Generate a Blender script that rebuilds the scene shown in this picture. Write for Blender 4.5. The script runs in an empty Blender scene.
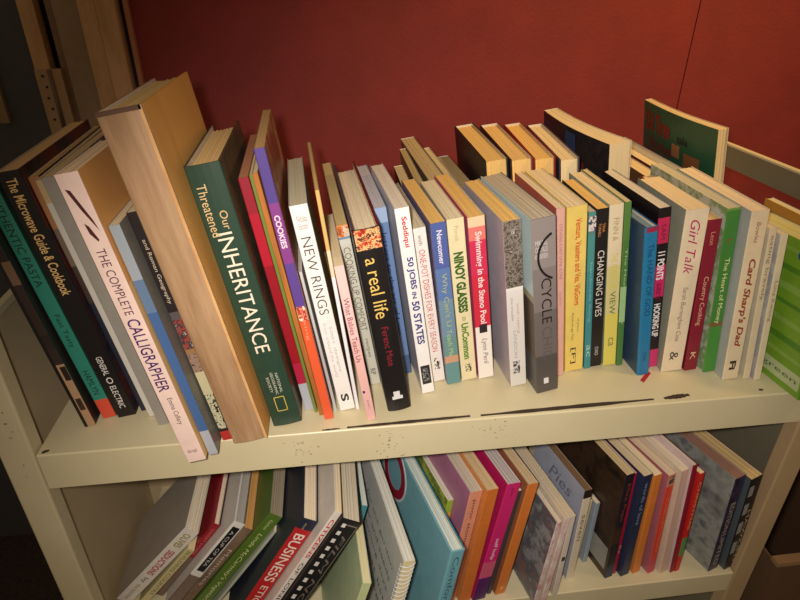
import bpy, bmesh, math, random
from mathutils import Matrix, Vector, Euler
random.seed(7)
SC = bpy.context.scene
COL = SC.collection

# ---------------------------------------------------------------- camera
cam_d = bpy.data.cameras.new('camera')
cam_d.sensor_fit = 'HORIZONTAL'; cam_d.sensor_width = 36.0
cam_d.lens = 578.461 / 800 * 36.0
cam_d.clip_start = 0.02; cam_d.clip_end = 50
cam = bpy.data.objects.new('camera', cam_d); COL.objects.link(cam)
PITCH, YAW, ROLL = 0.504737, 0.126330, 0.0019412
CAM = Vector((0.2893, -0.4464, 0.3935))
fw = Vector((math.sin(YAW)*math.cos(PITCH), math.cos(YAW)*math.cos(PITCH), -math.sin(PITCH)))
rt = Vector((math.cos(YAW), -math.sin(YAW), 0)); up = rt.cross(fw)
rt2 = rt*math.cos(ROLL) + up*math.sin(ROLL); up2 = -rt*math.sin(ROLL) + up*math.cos(ROLL)
cam.matrix_world = Matrix(((rt2.x, up2.x, -fw.x, CAM.x), (rt2.y, up2.y, -fw.y, CAM.y), (rt2.z, up2.z, -fw.z, CAM.z), (0, 0, 0, 1)))
SC.camera = cam

# ---------------------------------------------------------------- world, lights, exposure
w = bpy.data.worlds.new('world'); SC.world = w; w.use_nodes = True
w.node_tree.nodes['Background'].inputs[0].default_value = (1.0, 0.72, 0.45, 1)
w.node_tree.nodes['Background'].inputs[1].default_value = 0.17
def lamp(name, kind, loc, energy, colour, size, target=None, spot=None):
    d = bpy.data.lights.new(name, kind); d.energy = energy; d.color = colour
    if kind == 'AREA': d.shape = 'DISK'; d.size = size
    else: d.shadow_soft_size = size
    if kind == 'SPOT': d.spot_size = math.radians(spot); d.spot_blend = 1.0
    o = bpy.data.objects.new(name, d); COL.objects.link(o); o.location = loc
    if target is not None:
        o.rotation_euler = (Vector(target) - Vector(loc)).to_track_quat('-Z', 'Y').to_euler()
    return o
lamp('camera_flash', 'SPOT', (0.262, -0.452, 0.415), 19.5, (1.0, 0.92, 0.86), 0.012, (0.40, 0.02, 0.02), 92)
lamp('ceiling_lamp', 'SPOT', (1.20, -0.22, 1.40), 86.0, (1.0, 0.65, 0.29), 0.12, (0.83, 0.52, 0.24), 52)
SC.view_settings.view_transform = 'Standard'; SC.view_settings.look = 'None'
SC.view_settings.gamma = 1.0; SC.view_settings.use_curve_mapping = False
SC.view_settings.exposure = 0.0

# ---------------------------------------------------------------- materials
def lin(c):
    return tuple(((v/255)/12.92 if v/255 <= 0.04045 else ((v/255+0.055)/1.055)**2.4) for v in c) + (1.0,)
_M = {}
def _base(key, rough):
    m = bpy.data.materials.new(key); m.use_nodes = True
    nt = m.node_tree; b = nt.nodes['Principled BSDF']; b.inputs['Roughness'].default_value = rough
    return m, nt, b
def _coords(nt, scale=(1, 1, 1)):
    tc = nt.nodes.new('ShaderNodeTexCoord'); mp = nt.nodes.new('ShaderNodeMapping')
    mp.inputs['Scale'].default_value = scale
    nt.links.new(tc.outputs['Object'], mp.inputs['Vector']); return mp.outputs['Vector']
def _noise(nt, vec, scale, detail=3.0, rough=0.6):
    n = nt.nodes.new('ShaderNodeTexNoise'); n.inputs['Scale'].default_value = scale
    n.inputs['Detail'].default_value = detail; n.inputs['Roughness'].default_value = rough
    nt.links.new(vec, n.inputs['Vector']); return n.outputs['Fac']
def _ramp(nt, fac, stops, const=False):
    r = nt.nodes.new('ShaderNodeValToRGB'); r.color_ramp.interpolation = 'CONSTANT' if const else 'LINEAR'
    e = r.color_ramp.elements
    while len(e) < len(stops): e.new(0.5)
    for el, (p, c) in zip(e, stops): el.position = p; el.color = c
    nt.links.new(fac, r.inputs['Fac']); return r.outputs['Color']
def _mul(c, k): return (c[0]*k, c[1]*k, c[2]*k, 1)
def mat(rgb, rough=0.42, var=0.10, scale=60):
    k = ('p', rgb, rough, var, scale)
    if k not in _M:
        m, nt, b = _base('paint_%d_%d_%d' % rgb, rough); c = lin(rgb)
        f = _noise(nt, _coords(nt), scale)
        nt.links.new(_ramp(nt, f, [(0.3, _mul(c, 1-var)), (0.7, _mul(c, 1+var*0.3))]), b.inputs['Base Color']); _M[k] = m
    return _M[k]
def mat_worn(rgb, rgb2, scale=25, stretch=(1, 1, 0.15), rough=0.7):
    k = ('w', rgb, rgb2, scale, stretch, rough)
    if k not in _M:
        m, nt, b = _base('worn_%d_%d_%d' % rgb, rough)
        f = _noise(nt, _coords(nt, stretch), scale, 6, 0.65)
        nt.links.new(_ramp(nt, f, [(0.36, lin(rgb2)), (0.58, lin(rgb))]), b.inputs['Base Color']); _M[k] = m
    return _M[k]
def mat_art(cols, scale=40, seed=0.0, rough=0.4):
    k = ('a', tuple(cols), scale, seed)
    if k not in _M:
        m, nt, b = _base('printed_art', rough)
        tc = nt.nodes.new('ShaderNodeTexCoord'); mp = nt.nodes.new('ShaderNodeMapping')
        mp.inputs['Location'].default_value = (seed*3.1, seed*1.7, seed)
        nt.links.new(tc.outputs['Object'], mp.inputs['Vector'])
        f = _noise(nt, mp.outputs['Vector'], scale, 4, 0.7); n = len(cols)
        nt.links.new(_ramp(nt, f, [(0.30 + 0.40*i/n, lin(c)) for i, c in enumerate(cols)], scale >= 70), b.inputs['Base Color']); _M[k] = m
    return _M[k]
DOWN = lambda s: 0.8*s/(1-0.2*s)
def mat_bands(stops, h, rough=0.42):
    """colour fields of a printed spine, stops given from the foot upwards as fractions of the height"""
    k = ('b', tuple(stops), h)
    if k not in _M:
        m, nt, b = _base('printed_spine', rough)
        s = nt.nodes.new('ShaderNodeSeparateXYZ'); nt.links.new(_coords(nt, (1, 1, 1/h)), s.inputs[0])
        nt.links.new(_ramp(nt, s.outputs['Z'], [(max(0.0, 1-DOWN(1-p)), lin(c)) for p, c in stops], True), b.inputs['Base Color']); _M[k] = m
    return _M[k]
def mat_pages(rgb):
    k = ('pg', rgb)
    if k not in _M:
        m, nt, b = _base('pages_%d_%d_%d' % rgb, 0.85); c = lin(rgb)
        f = _noise(nt, _coords(nt, (900, 4, 4)), 1.0, 3)
        nt.links.new(_ramp(nt, f, [(0.34, _mul(c, 0.91)), (0.56, _mul(c, 1.04))]), b.inputs['Base Color']); _M[k] = m
    return _M[k]

# ---------------------------------------------------------------- books: x, y, z of the spine's foot, lean, turn, thickness, height, depth (metres, degrees)
TABLE = {
'dark': (0.0372, 0.0365, 0.0011, -7.75, 3.00, 0.0102, 0.2416, 0.2000),
'pasta': (0.0525, 0.0477, 0.0014, -8.65, 3.00, 0.0132, 0.2517, 0.2000),
'micro': (0.0698, 0.0474, 0.0016, -8.04, 3.00, 0.0178, 0.2600, 0.1946),
'tan4': (0.0860, 0.0552, 0.0011, -8.67, 3.00, 0.0088, 0.2531, 0.2009),
'grey5': (0.0949, 0.0452, 0.0009, -8.75, 3.00, 0.0062, 0.2535, 0.2200),
'grey6': (0.1099, 0.0302, 0.0012, -8.88, 2.00, 0.0100, 0.2593, 0.2100),
'calli': (0.1523, -0.0270, 0.0017, -9.10, 0.00, 0.0168, 0.2780, 0.1021),
'blue8': (0.1661, -0.0194, 0.0011, -9.20, 0.00, 0.0085, 0.2355, 0.1500),
'roman': (0.1767, -0.0008, 0.0012, -9.50, 0.00, 0.0093, 0.2389, 0.1700),
'dict': (0.1995, -0.0067, 0.0032, -9.77, 0.00, 0.0335, 0.3161, 0.1653),
'inher': (0.2340, 0.0140, 0.0026, -8.96, 1.00, 0.0289, 0.2691, 0.1494),
'red12': (0.2556, 0.0350, 0.0011, -8.30, 2.00, 0.0090, 0.2520, 0.1600),
'green13': (0.2623, 0.0304, 0.0006, -8.11, 2.00, 0.0031, 0.2561, 0.2000),
'brown14': (0.2681, 0.0249, 0.0007, -8.41, 2.00, 0.0048, 0.2588, 0.2000),
'cookies': (0.2757, 0.0179, 0.0010, -7.97, 2.02, 0.0090, 0.2805, 0.1598),
'white16': (0.2828, 0.0293, 0.0006, -8.21, 2.14, 0.0030, 0.1650, 0.1800),
'rings': (0.2951, 0.0304, 0.0015, -8.29, 2.88, 0.0159, 0.2277, 0.1523),
'offw17': (0.3057, 0.0301, 0.0006, -6.37, 2.97, 0.0036, 0.2399, 0.1700),
'pink': (0.3187, 0.0114, 0.0010, -8.11, 3.00, 0.0089, 0.1774, 0.1300),
'comfort': (0.3281, 0.0706, 0.0013, -8.73, 3.00, 0.0112, 0.1923, 0.2173),
'real': (0.3489, 0.0229, 0.0022, -8.42, 3.00, 0.0246, 0.2057, 0.2087),
'jane': (0.3647, 0.0853, 0.0012, -7.90, 3.00, 0.0123, 0.2021, 0.1500),
'jobs': (0.3837, 0.0482, 0.0014, -8.20, 4.00, 0.0138, 0.2149, 0.1441),
'onepot': (0.3992, 0.0676, 0.0014, -8.34, 4.00, 0.0138, 0.1866, 0.1400),
'newcomer': (0.4148, 0.0605, 0.0014, -7.52, 4.00, 0.0153, 0.1935, 0.1403),
'greentext': (0.4332, 0.0656, 0.0016, -7.71, 3.00, 0.0172, 0.1948, 0.1236),
'steno': (0.4531, 0.0669, 0.0015, -7.43, 3.00, 0.0173, 0.1953, 0.1409),
'tree': (0.4850, 0.0484, 0.0017, -8.07, 4.00, 0.0180, 0.1973, 0.1281),
'cycle': (0.5124, 0.0333, 0.0022, -8.70, 5.00, 0.0241, 0.2047, 0.1388),
'palepink': (0.5373, 0.0613, 0.0010, -7.82, 2.00, 0.0089, 0.2027, 0.1222),
'yellow': (0.5563, 0.0675, 0.0018, -7.70, 1.00, 0.0210, 0.2009, 0.1271),
'teal30': (0.5737, 0.0703, 0.0009, -7.71, 0.00, 0.0076, 0.1935, 0.1300),
'lives': (0.5849, 0.0731, 0.0012, -7.42, -1.00, 0.0131, 0.1950, 0.0990),
'cream32': (0.6017, 0.0731, 0.0015, -8.12, -1.00, 0.0149, 0.1990, 0.1128),
'green33': (0.6134, 0.0713, 0.0009, -8.23, -1.00, 0.0067, 0.2022, 0.1169),
'blue34': (0.6315, 0.0500, 0.0015, -9.37, 1.00, 0.0138, 0.1828, 0.1200),
'points': (0.6489, 0.0632, 0.0013, -8.55, 0.00, 0.0124, 0.1976, 0.1315),
'girl': (0.6673, 0.0533, 0.0015, -5.42, -2.00, 0.0242, 0.1966, 0.1064),
'country': (0.6899, 0.0521, 0.0012, -6.36, -2.00, 0.0143, 0.1858, 0.1500),
'money': (0.7092, 0.0463, 0.0014, -7.81, -2.00, 0.0141, 0.1997, 0.1600),
'card': (0.7247, 0.0305, 0.0016, -7.51, -3.00, 0.0177, 0.2014, 0.1472),
'cutting': (0.7444, 0.0296, 0.0010, -8.50, -3.00, 0.0076, 0.1836, 0.1500),
'lucy': (0.7548, 0.0259, 0.0010, -8.59, -3.00, 0.0075, 0.1781, 0.1400),
'green42': (0.7854, -0.0122, 0.0021, -8.50, 4.00, 0.0229, 0.1720, 0.1400),
'orangeR': (0.8055, 0.0300, 0.0009, -6.00, 0.00, 0.0090, 0.1580, 0.0900),
'creamR': (0.8175, 0.0350, 0.0009, -6.00, 0.00, 0.0090, 0.1720, 0.1100),
'm1': (0.4049, 0.2050, 0.0012, -8.00, 0.00, 0.0120, 0.1850, 0.0800),
'm2': (0.4219, 0.2050, 0.0011, -8.00, 0.00, 0.0095, 0.1850, 0.1650),
'm3': (0.4429, 0.2094, 0.0018, -8.00, 2.00, 0.0205, 0.1880, 0.2100),
'm4': (0.4659, 0.2051, 0.0010, -9.00, 2.00, 0.0080, 0.1850, 0.1700),
'taupe': (0.4834, 0.2003, 0.0016, -8.00, 2.00, 0.0170, 0.1720, 0.1700),
'H1': (0.5129, 0.1998, 0.0023, -8.00, -1.00, 0.0280, 0.2120, 0.1850),
'H2': (0.5434, 0.1993, 0.0023, -8.00, -3.00, 0.0270, 0.2120, 0.1850),
'H3': (0.5728, 0.2029, 0.0022, -8.00, -5.00, 0.0260, 0.2110, 0.1850),
'H4': (0.6018, 0.1988, 0.0021, -8.00, -6.00, 0.0240, 0.2100, 0.1850),
'P1': (0.6779, 0.2258, 0.0019, -8.00, 4.00, 0.0220, 0.2220, 0.2100),
'rbA': (0.7239, 0.2097, 0.0017, -8.00, -2.00, 0.0180, 0.1760, 0.1900),
'rbB': (0.7439, 0.2098, 0.0014, -8.00, -2.00, 0.0140, 0.1800, 0.2000),
'rbC': (0.7649, 0.2097, 0.0017, -8.00, -2.00, 0.0180, 0.1780, 0.2100),
'P2': (0.8204, 0.2248, 0.0014, -10.00, -2.00, 0.0110, 0.2360, 0.2050),
'white1': (-0.0023, 0.0550, -0.3013, 41.85, 0.00, 0.0187, 0.1555, 0.1300),
'cream2': (0.0208, 0.0500, -0.3045, 39.56, 0.00, 0.0097, 0.1195, 0.1750),
'red3': (0.0401, 0.0600, -0.3046, 37.05, 0.00, 0.0100, 0.1486, 0.1650),
'blackwhite4': (0.0568, 0.0400, -0.3032, 37.17, 0.00, 0.0144, 0.1740, 0.1850),
'brown5': (0.0723, 0.0400, -0.3044, 37.14, 0.00, 0.0107, 0.1631, 0.1850),
'green7': (0.0929, 0.0350, -0.3026, 36.63, 0.00, 0.0168, 0.1891, 0.1900),
'pale8': (0.1084, 0.0300, -0.3066, 35.13, 0.00, 0.0036, 0.1641, 0.1200),
'business9': (0.1397, -0.0050, -0.3027, 30.50, 0.00, 0.0193, 0.2129, 0.2000),
'citizen10': (0.1564, -0.0200, -0.3056, 30.00, 0.00, 0.0081, 0.2455, 0.2200),
'clap11': (0.1792, -0.0250, -0.3018, 29.60, 0.00, 0.0234, 0.2285, 0.2000),
'palegreen12': (0.2591, -0.0752, -0.3064, 15.00, 3.00, 0.0093, 0.1736, 0.2500),
'teal13': (0.2628, 0.0198, -0.3067, 15.00, 3.00, 0.0071, 0.1777, 0.1600),
'spiral14': (0.3159, -0.0630, -0.3064, 11.00, 9.00, 0.0127, 0.1772, 0.2500),
'bigteal16': (0.3745, -0.0599, -0.3063, 9.00, 13.00, 0.0170, 0.1780, 0.2500),
'yellow17': (0.3907, 0.0290, -0.3070, 8.45, 14.00, 0.0085, 0.1544, 0.1300),
'poor18': (0.4115, 0.0060, -0.3065, 7.82, 14.00, 0.0164, 0.1898, 0.1400),
'orange19': (0.4314, 0.0037, -0.3066, 7.17, 14.00, 0.0158, 0.1931, 0.1300),
'pink20': (0.4500, 0.0040, -0.3062, 9.04, 14.00, 0.0184, 0.1981, 0.1300),
'dark21': (0.4657, 0.0107, -0.3072, 8.27, 14.00, 0.0058, 0.1793, 0.1300),
'orange22': (0.4793, 0.0087, -0.3066, 7.81, 13.00, 0.0148, 0.1909, 0.1300),
'mag23a': (0.5208, -0.0101, -0.3073, 5.01, 11.00, 0.0068, 0.1472, 0.1500),
'mag23b': (0.5310, -0.0098, -0.3073, 4.61, 11.00, 0.0083, 0.1523, 0.1500),
'mag23c': (0.5502, -0.0013, -0.3075, 1.11, 11.00, 0.0077, 0.1468, 0.1500),
'script24': (0.5782, 0.0192, -0.3076, -0.07, 12.00, 0.0111, 0.1647, 0.1100),
'pocket24b': (0.5874, 0.0337, -0.3074, 1.53, 12.00, 0.0123, 0.1261, 0.1300),
'lightblue25': (0.6086, 0.0407, -0.3076, -0.27, 12.02, 0.0066, 0.1145, 0.1200),
'brown26': (0.6309, 0.0144, -0.3073, -2.60, 13.00, 0.0117, 0.1924, 0.1300),
'crim27': (0.6411, 0.0190, -0.3075, -3.13, 13.13, 0.0054, 0.1884, 0.1300),
'navy28': (0.6538, 0.0148, -0.3073, -2.50, 13.86, 0.0135, 0.1876, 0.1300),
'orange29': (0.6710, 0.0167, -0.3072, -3.67, 14.02, 0.0118, 0.1854, 0.1300),
'redor30': (0.6911, 0.0145, -0.3071, -5.22, 14.98, 0.0110, 0.1881, 0.1300),
'cream31': (0.7073, 0.0126, -0.3070, -6.21, 15.00, 0.0120, 0.1971, 0.1300),
'crim32': (0.7199, 0.0113, -0.3072, -6.78, 15.00, 0.0068, 0.2059, 0.1400),
'red33': (0.7274, 0.0121, -0.3073, -5.12, 15.00, 0.0074, 0.1882, 0.1300),
'purple34': (0.7768, 0.0079, -0.3067, -5.60, 16.00, 0.0174, 0.1802, 0.1400),
'black35': (0.8009, 0.0082, -0.3065, -6.64, 16.00, 0.0189, 0.1778, 0.1500),
}

# ---------------------------------------------------------------- mesh helpers
def tag(o, label=None, cat=None, group=None, kind=None):
    if label: o['label'] = label
    if cat: o['category'] = cat
    if group: o['group'] = group
    if kind: o['kind'] = kind
    return o
def empty(name, loc, rot=(0, 0, 0)):
    o = bpy.data.objects.new(name, None); COL.objects.link(o); o.location = loc; o.rotation_euler = rot
    o.empty_display_size = 0.02; return o
def link(name, bm, mats, parent=None, smooth=False):
    me = bpy.data.meshes.new(name); bmesh.ops.recalc_face_normals(bm, faces=bm.faces[:]); bm.to_mesh(me); bm.free()
    for m in (mats if isinstance(mats, (list, tuple)) else [mats]): me.materials.append(m)
    if smooth:
        for p in me.polygons: p.use_smooth = True
    o = bpy.data.objects.new(name, me); COL.objects.link(o)
    if parent: o.parent = parent
    return o
def box(bm, lo, hi, slot=0, bevel=0.0):
    vs = [bm.verts.new((x, y, z)) for x in (lo[0], hi[0]) for y in (lo[1], hi[1]) for z in (lo[2], hi[2])]
    fs = []
    for q in ((0, 1, 3, 2), (4, 6, 7, 5), (0, 4, 5, 1), (2, 3, 7, 6), (0, 2, 6, 4), (1, 5, 7, 3)):
        f = bm.faces.new([vs[i] for i in q]); f.material_index = slot; fs.append(f)
    if bevel:
        es = set(e for f in fs for e in f.edges)
        bmesh.ops.bevel(bm, geom=list(es), offset=bevel, segments=2, profile=0.5, affect='EDGES')
def boxes(name, mats, parent, *lohi, bevel=0.0):
    bm = bmesh.new()
    for lo, hi in lohi: box(bm, lo, hi, 0, bevel)
    return link(name, bm, mats, parent)
_F = {}
def glyphs(s, bold, shear):
    k = (s, bold, shear)
    if k not in _F:
        c = bpy.data.curves.new('lettering', 'FONT'); c.body = s; c.size = 1.0; c.offset = bold; c.shear = shear; c.resolution_u = 3
        o = bpy.data.objects.new('lettering', c); COL.objects.link(o)
        dg = bpy.context.evaluated_depsgraph_get(); me = bpy.data.meshes.new_from_object(o.evaluated_get(dg))
        vs = [v.co.copy() for v in me.vertices]; fs = [tuple(p.vertices) for p in me.polygons]
        bpy.data.objects.remove(o); bpy.data.curves.remove(c); bpy.data.meshes.remove(me)
        _F[k] = (vs, fs)
    return _F[k]
def lettering(parent, name, s, origin, xdir, ydir, length, height, rgb, bold=0.0, shear=0.0):
    """flat printed letters: the text box runs `length` along xdir and `height` along ydir from its lower left corner"""
    vs, fs = glyphs(s, bold, shear)
    if not vs: return None
    x0 = min(v.x for v in vs); x1 = max(v.x for v in vs); y0 = min(v.y for v in vs); y1 = max(v.y for v in vs)
    sx = length/max(x1-x0, 1e-6); sy = height/max(y1-y0, 1e-6)
    X, Y, O = Vector(xdir), Vector(ydir), Vector(origin)
    me = bpy.data.meshes.new(name); me.from_pydata([O + X*((v.x-x0)*sx) + Y*((v.y-y0)*sy) for v in vs], [], fs)
    me.materials.append(mat(rgb, 0.45, 0.0)); o = bpy.data.objects.new(name, me); COL.objects.link(o); o.parent = parent
    return o
def material(v, h):
    if isinstance(v, tuple) and len(v) == 3 and all(isinstance(q, int) for q in v): return mat(v)
    if v[0] == 'bands': return mat_bands(v[1], h)
    if v[0] == 'art': return mat_art(v[1], v[2], v[3] if len(v) > 3 else 0.0)
    if v[0] == 'worn': return mat_worn(*v[1:])
    return v

# ---------------------------------------------------------------- books
def down(s):
    """place along a spine, 0 = head, 1 = foot, from a fraction measured on a spine seen obliquely from above"""
    return 0.8*s/(1-0.2*s)
def book(key, name, label, group, cover, left=None, right=None, pages=(225, 205, 160), txt=(), pic=(), face=(), facepic=(),
         hard=False, flip=False, curl=0.0, fan=0.0, emblem=(), cat='book', drop=0.0, board=None, ribbon=None, spiral=False, round_=0.0):
    x, y, z, th, yaw, w_, h, d = TABLE[key]
    root = empty(name, (x, y, z), (0, math.radians(th), math.radians(yaw)))
    tag(root, label, cat, group)
    t = board or (0.0022 if hard else 0.0006)
    t = min(t, w_*0.2)
    oh = 0.003 if hard else 0.0004
    r = min(0.0022 if hard else 0.0009, w_*0.25)
    NS = 9
    def width(v): return 1.0 + fan*(v/d)
    def sway(v): return curl*math.sin(math.pi*v/d*0.9)*1.0 + 0.0
    def prof(hw, y0, rr, ins):
        pts = []
        for i in range(NS): pts.append((-hw, d - (d-y0-rr)*i/(NS-1), 0))
        for i in range(1, 3): a = math.pi/2*i/3; pts.append((-hw + rr*(1-math.cos(a)), y0 + rr*(1-math.sin(a)), 1))
        for i in range(5):
            u = -1 + 2*i/4; pts.append(((hw-rr)*u, y0 - (round_*(1-u*u) if not ins else round_*(1-u*u)), 1))
        for i in range(2, 0, -1): a = math.pi/2*i/3; pts.append((hw - rr*(1-math.cos(a)), y0 + rr*(1-math.sin(a)), 1))
        for i in range(NS): pts.append((hw, y0 + rr + (d-y0-rr)*i/(NS-1), 2))
        return pts
    def place(px, py):
        px = px*width(py) + sway(py)
        return px, (d - py if flip else py)
    outer = prof(w_/2, 0.0, r, False); inner = prof(w_/2-t, t, max(r-t, 0.0002), True)
    bm = bmesh.new(); rings = []
    for pts in (outer, inner):
        row = []
        for px, py, s in pts:
            X, Y = place(px, py)
            row.append((bm.verts.new((X, Y, 0)), bm.verts.new((X, Y, h))))
        rings.append(row)
    n = len(outer)
    for i in range(n-1):
        s = outer[i+1][2] if outer[i][2] == 0 else outer[i][2]
        if outer[i+1][2] == 2 and outer[i][2] == 1: s = 1
        a, b = rings[0][i], rings[0][i+1]; c, e = rings[1][i], rings[1][i+1]
        for q, sl in (((a[0], b[0], b[1], a[1]), s), ((c[0], c[1], e[1], e[0]), 3), ((a[1], b[1], e[1], c[1]), s), ((a[0], c[0], e[0], b[0]), s)):
            f = bm.faces.new(q); f.material_index = sl
    for i in (0, n-1):
        f = bm.faces.new((rings[0][i][0], rings[0][i][1], rings[1][i][1], rings[1][i][0])); f.material_index = 0 if i == 0 else 2
    sm = material(cover, h); plain = cover if isinstance(cover[0], int) else (cover[1][-1][1] if cover[0] == 'bands' else (cover[1] if cover[0] == 'worn' else cover[1][0]))
    link('cover', bm, [material(left, h) if left else mat(plain), sm, material(right, h) if right else mat(plain), mat((215, 205, 185))], root)
    # leaves
    bm = bmesh.new(); hw = w_/2 - t - 0.0001; y0 = t + 0.0003 + round_*0; y1 = d - (oh if hard else 0.0008)
    z0, z1 = (oh if hard else 0.0006), h - (oh if hard else 0.0008) - drop
    nx, ny = max(4, min(16, int(w_/0.0012))), 6; rnd = random.Random(key)
    jt = [rnd.uniform(-1, 1)*min(0.0006, w_*0.03) for _ in range(nx+1)]; jf = [rnd.uniform(-1, 0)*0.0007 for _ in range(nx+1)]
    top, bot = [], []
    for j in range(ny+1):
        rt_, rb_ = [], []
        for i in range(nx+1):
            u = -1 + 2*i/nx; v = y0 + (y1-y0)*j/ny
            if j == ny: v += jf[i] - (0.0018*(1-u*u) if hard else 0)
            X, Y = place(hw*u, v)
            rt_.append(bm.verts.new((X, Y, z1 + jt[i] - (0.0002 if abs(jt[i]) < 0 else 0)))); rb_.append(bm.verts.new((X, Y, z0)))
        top.append(rt_); bot.append(rb_)
    for j in range(ny):
        for i in range(nx):
            bm.faces.new((top[j][i], top[j][i+1], top[j+1][i+1], top[j+1][i])); bm.faces.new((bot[j][i], bot[j+1][i], bot[j+1][i+1], bot[j][i+1]))
        for i in (0, nx): bm.faces.new((top[j][i], top[j+1][i], bot[j+1][i], bot[j][i]))
    for j in (0, ny):
        for i in range(nx): bm.faces.new((top[j][i], top[j][i+1], bot[j][i+1], bot[j][i]))
    link('pages', bm, mat_pages(pages), root)
    # printing on the spine
    e = 0.00025 + round_
    ysp = d + e if flip else -e
    for T in txt:
        s, a, b_, xc, cap, rgb = T[:6]; a, b_ = down(a), down(b_); o = T[6] if len(T) > 6 else {}
        nm = o.get('n', 'title'); hh = cap*w_
        if o.get('h'):     # lying across the spine
            ln = o['h']*w_; zc = h*(1-(a+b_)/2); hh = (b_-a)*h
            lettering(root, nm, s, (w_*(xc-0.5)-ln/2, ysp, zc-hh/2), (1, 0, 0), (0, 0, 1), ln, hh, rgb, o.get('b', 0), o.get('i', 0))
        else:
            lettering(root, nm, s, (w_*(xc-0.5)-hh/2, ysp, h*(1-a)), (0, 0, -1), (1, 0, 0), (b_-a)*h, hh, rgb, o.get('b', 0), o.get('i', 0))
    for P in pic:
        a, b_, xa, xb, m = P[:5]; a, b_ = down(a), down(b_); nm = P[5] if len(P) > 5 else 'picture'
        bm = bmesh.new(); yy = 0.00012 + round_
        box(bm, (w_*(xa-0.5), -yy, h*(1-b_)), (w_*(xb-0.5), -yy+0.0003+round_, h*(1-a))); link(nm, bm, material(m, h), root)
    for a, b_, xa, xb, lw, rgb in emblem:        # outlined frame printed on the spine
        a, b_ = down(a), down(b_)
        X0, X1, Z0, Z1 = w_*(xa-0.5), w_*(xb-0.5), h*(1-b_), h*(1-a); yy = -0.0002 - round_; yb = 0.0002
        boxes('emblem', mat(rgb), root, ((X0, yy, Z0), (X1, yb, Z0+lw)), ((X0, yy, Z1-lw), (X1, yb, Z1)), ((X0, yy, Z0), (X0+lw, yb, Z1)), ((X1-lw, yy, Z0), (X1, yb, Z1)))
    # printing on the left cover: u = 0 at the far edge .. 1 at the near edge, v = 0 at the top
    def fx(yv):
        pv = d - yv if flip else yv
        return -w_/2*width(pv) + sway(pv)
    for F in face:
        s, u0, u1, v0, v1, rgb = F[:6]; o = F[6] if len(F) > 6 else {}
        Y0 = d*(1-u0); obj = lettering(root, o.get('n', 'title'), s, (0, Y0, h*(1-v1)), (0, -1, 0), (0, 0, 1), (u1-u0)*d, (v1-v0)*h, rgb, o.get('b', 0), o.get('i', 0))
        for v in obj.data.vertices: v.co.x = fx(v.co.y) - 0.0005
    for F in facepic:
        u0, u1, v0, v1, m = F[:5]; nm = F[5] if len(F) > 5 else 'picture'; bm = bmesh.new(); k = 8; cols = []
        for i in range(k+1):
            yv = d*(1-(u0+(u1-u0)*i/k)); cols.append([bm.verts.new((fx(yv)-q, yv, zz)) for q in (0.0003, -0.0002) for zz in (h*(1-v1), h*(1-v0))])
        for i in range(k):
            a, b_ = cols[i], cols[i+1]
            bm.faces.new((a[0], b_[0], b_[1], a[1])); bm.faces.new((a[1], b_[1], b_[3], a[3])); bm.faces.new((a[0], a[2], b_[2], b_[0]))
        for q in (cols[0], cols[-1]): bm.faces.new((q[0], q[1], q[3], q[2]))
        link(nm, bm, material(m, h), root)
    if ribbon:
        L = Euler((0, math.radians(th), math.radians(yaw))).to_matrix().to_4x4(); L.translation = Vector((x, y, z)); inv = L.inverted()
        bm = bmesh.new(); pts = ribbon[1]; rows = []
        for (px, py), (qx, qy) in zip(*pts): rows.append([bm.verts.new(inv @ Vector((a, b_, zz))) for (a, b_) in ((px, py), (qx, qy)) for zz in (0.0005, 0.0014)])
        for i in range(len(rows)-1):
            a, b_ = rows[i], rows[i+1]
            for q in ((a[1], b_[1], b_[3], a[3]), (a[0], a[2], b_[2], b_[0]), (a[0], b_[0], b_[1], a[1]), (a[2], a[3], b_[3], b_[2])): bm.faces.new(q)
        for q in (rows[0], rows[-1]): bm.faces.new((q[0], q[1], q[3], q[2]))
        tag(link('ribbon_marker', bm, mat(ribbon[0]), root), 'red ribbon marker')
    if spiral:
        bm = bmesh.new(); n_, m_ = 26*14, 6; ring = []; R_ = w_/2 + 0.0016
        for i in range(n_+1):
            a = 2*math.pi*i/14; c = Vector((R_*math.cos(a), 0.0028 + 0.0045*math.sin(a), h*(0.03+0.94*i/n_)))
            rad = Vector((math.cos(a), math.sin(a), 0)); ring.append([bm.verts.new(c + (rad*math.cos(2*math.pi*j/m_) + Vector((0, 0, 1))*math.sin(2*math.pi*j/m_))*0.0006) for j in range(m_)])
        for i in range(n_):
            for j in range(m_): bm.faces.new((ring[i][j], ring[i][(j+1) % m_], ring[i+1][(j+1) % m_], ring[i+1][j]))
        tag(link('spiral_binding', bm, mat((210, 208, 205), 0.3), root, True), 'white wire spiral binding')
    return root

# ---------------------------------------------------------------- the room
WALL_Y = 0.58
def wall_red():
    m, nt, b = _base('red_wall_paint', 0.75)
    v = _coords(nt); f = _noise(nt, v, 7, 6, 0.65); f2 = _noise(nt, v, 160, 3, 0.6)
    c = _ramp(nt, f, [(0.35, lin((122, 37, 32))), (0.65, lin((137, 43, 37)))])
    nt.links.new(c, b.inputs['Base Color'])
    bp = nt.nodes.new('ShaderNodeBump'); bp.inputs['Strength'].default_value = 0.25; bp.inputs['Distance'].default_value = 0.002
    nt.links.new(f2, bp.inputs['Height']); nt.links.new(bp.outputs['Normal'], b.inputs['Normal']); return m
RED = wall_red()
tag(boxes('wall_back', RED, None, ((0.0055, WALL_Y, -0.75), (0.9295, WALL_Y+0.02, 1.6)), ((0.9315, WALL_Y, -0.75), (2.2, WALL_Y+0.02, 1.6)), ((0.006, WALL_Y+0.003, -0.75), (2.2, WALL_Y+0.03, 1.6))), kind='structure')
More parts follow.
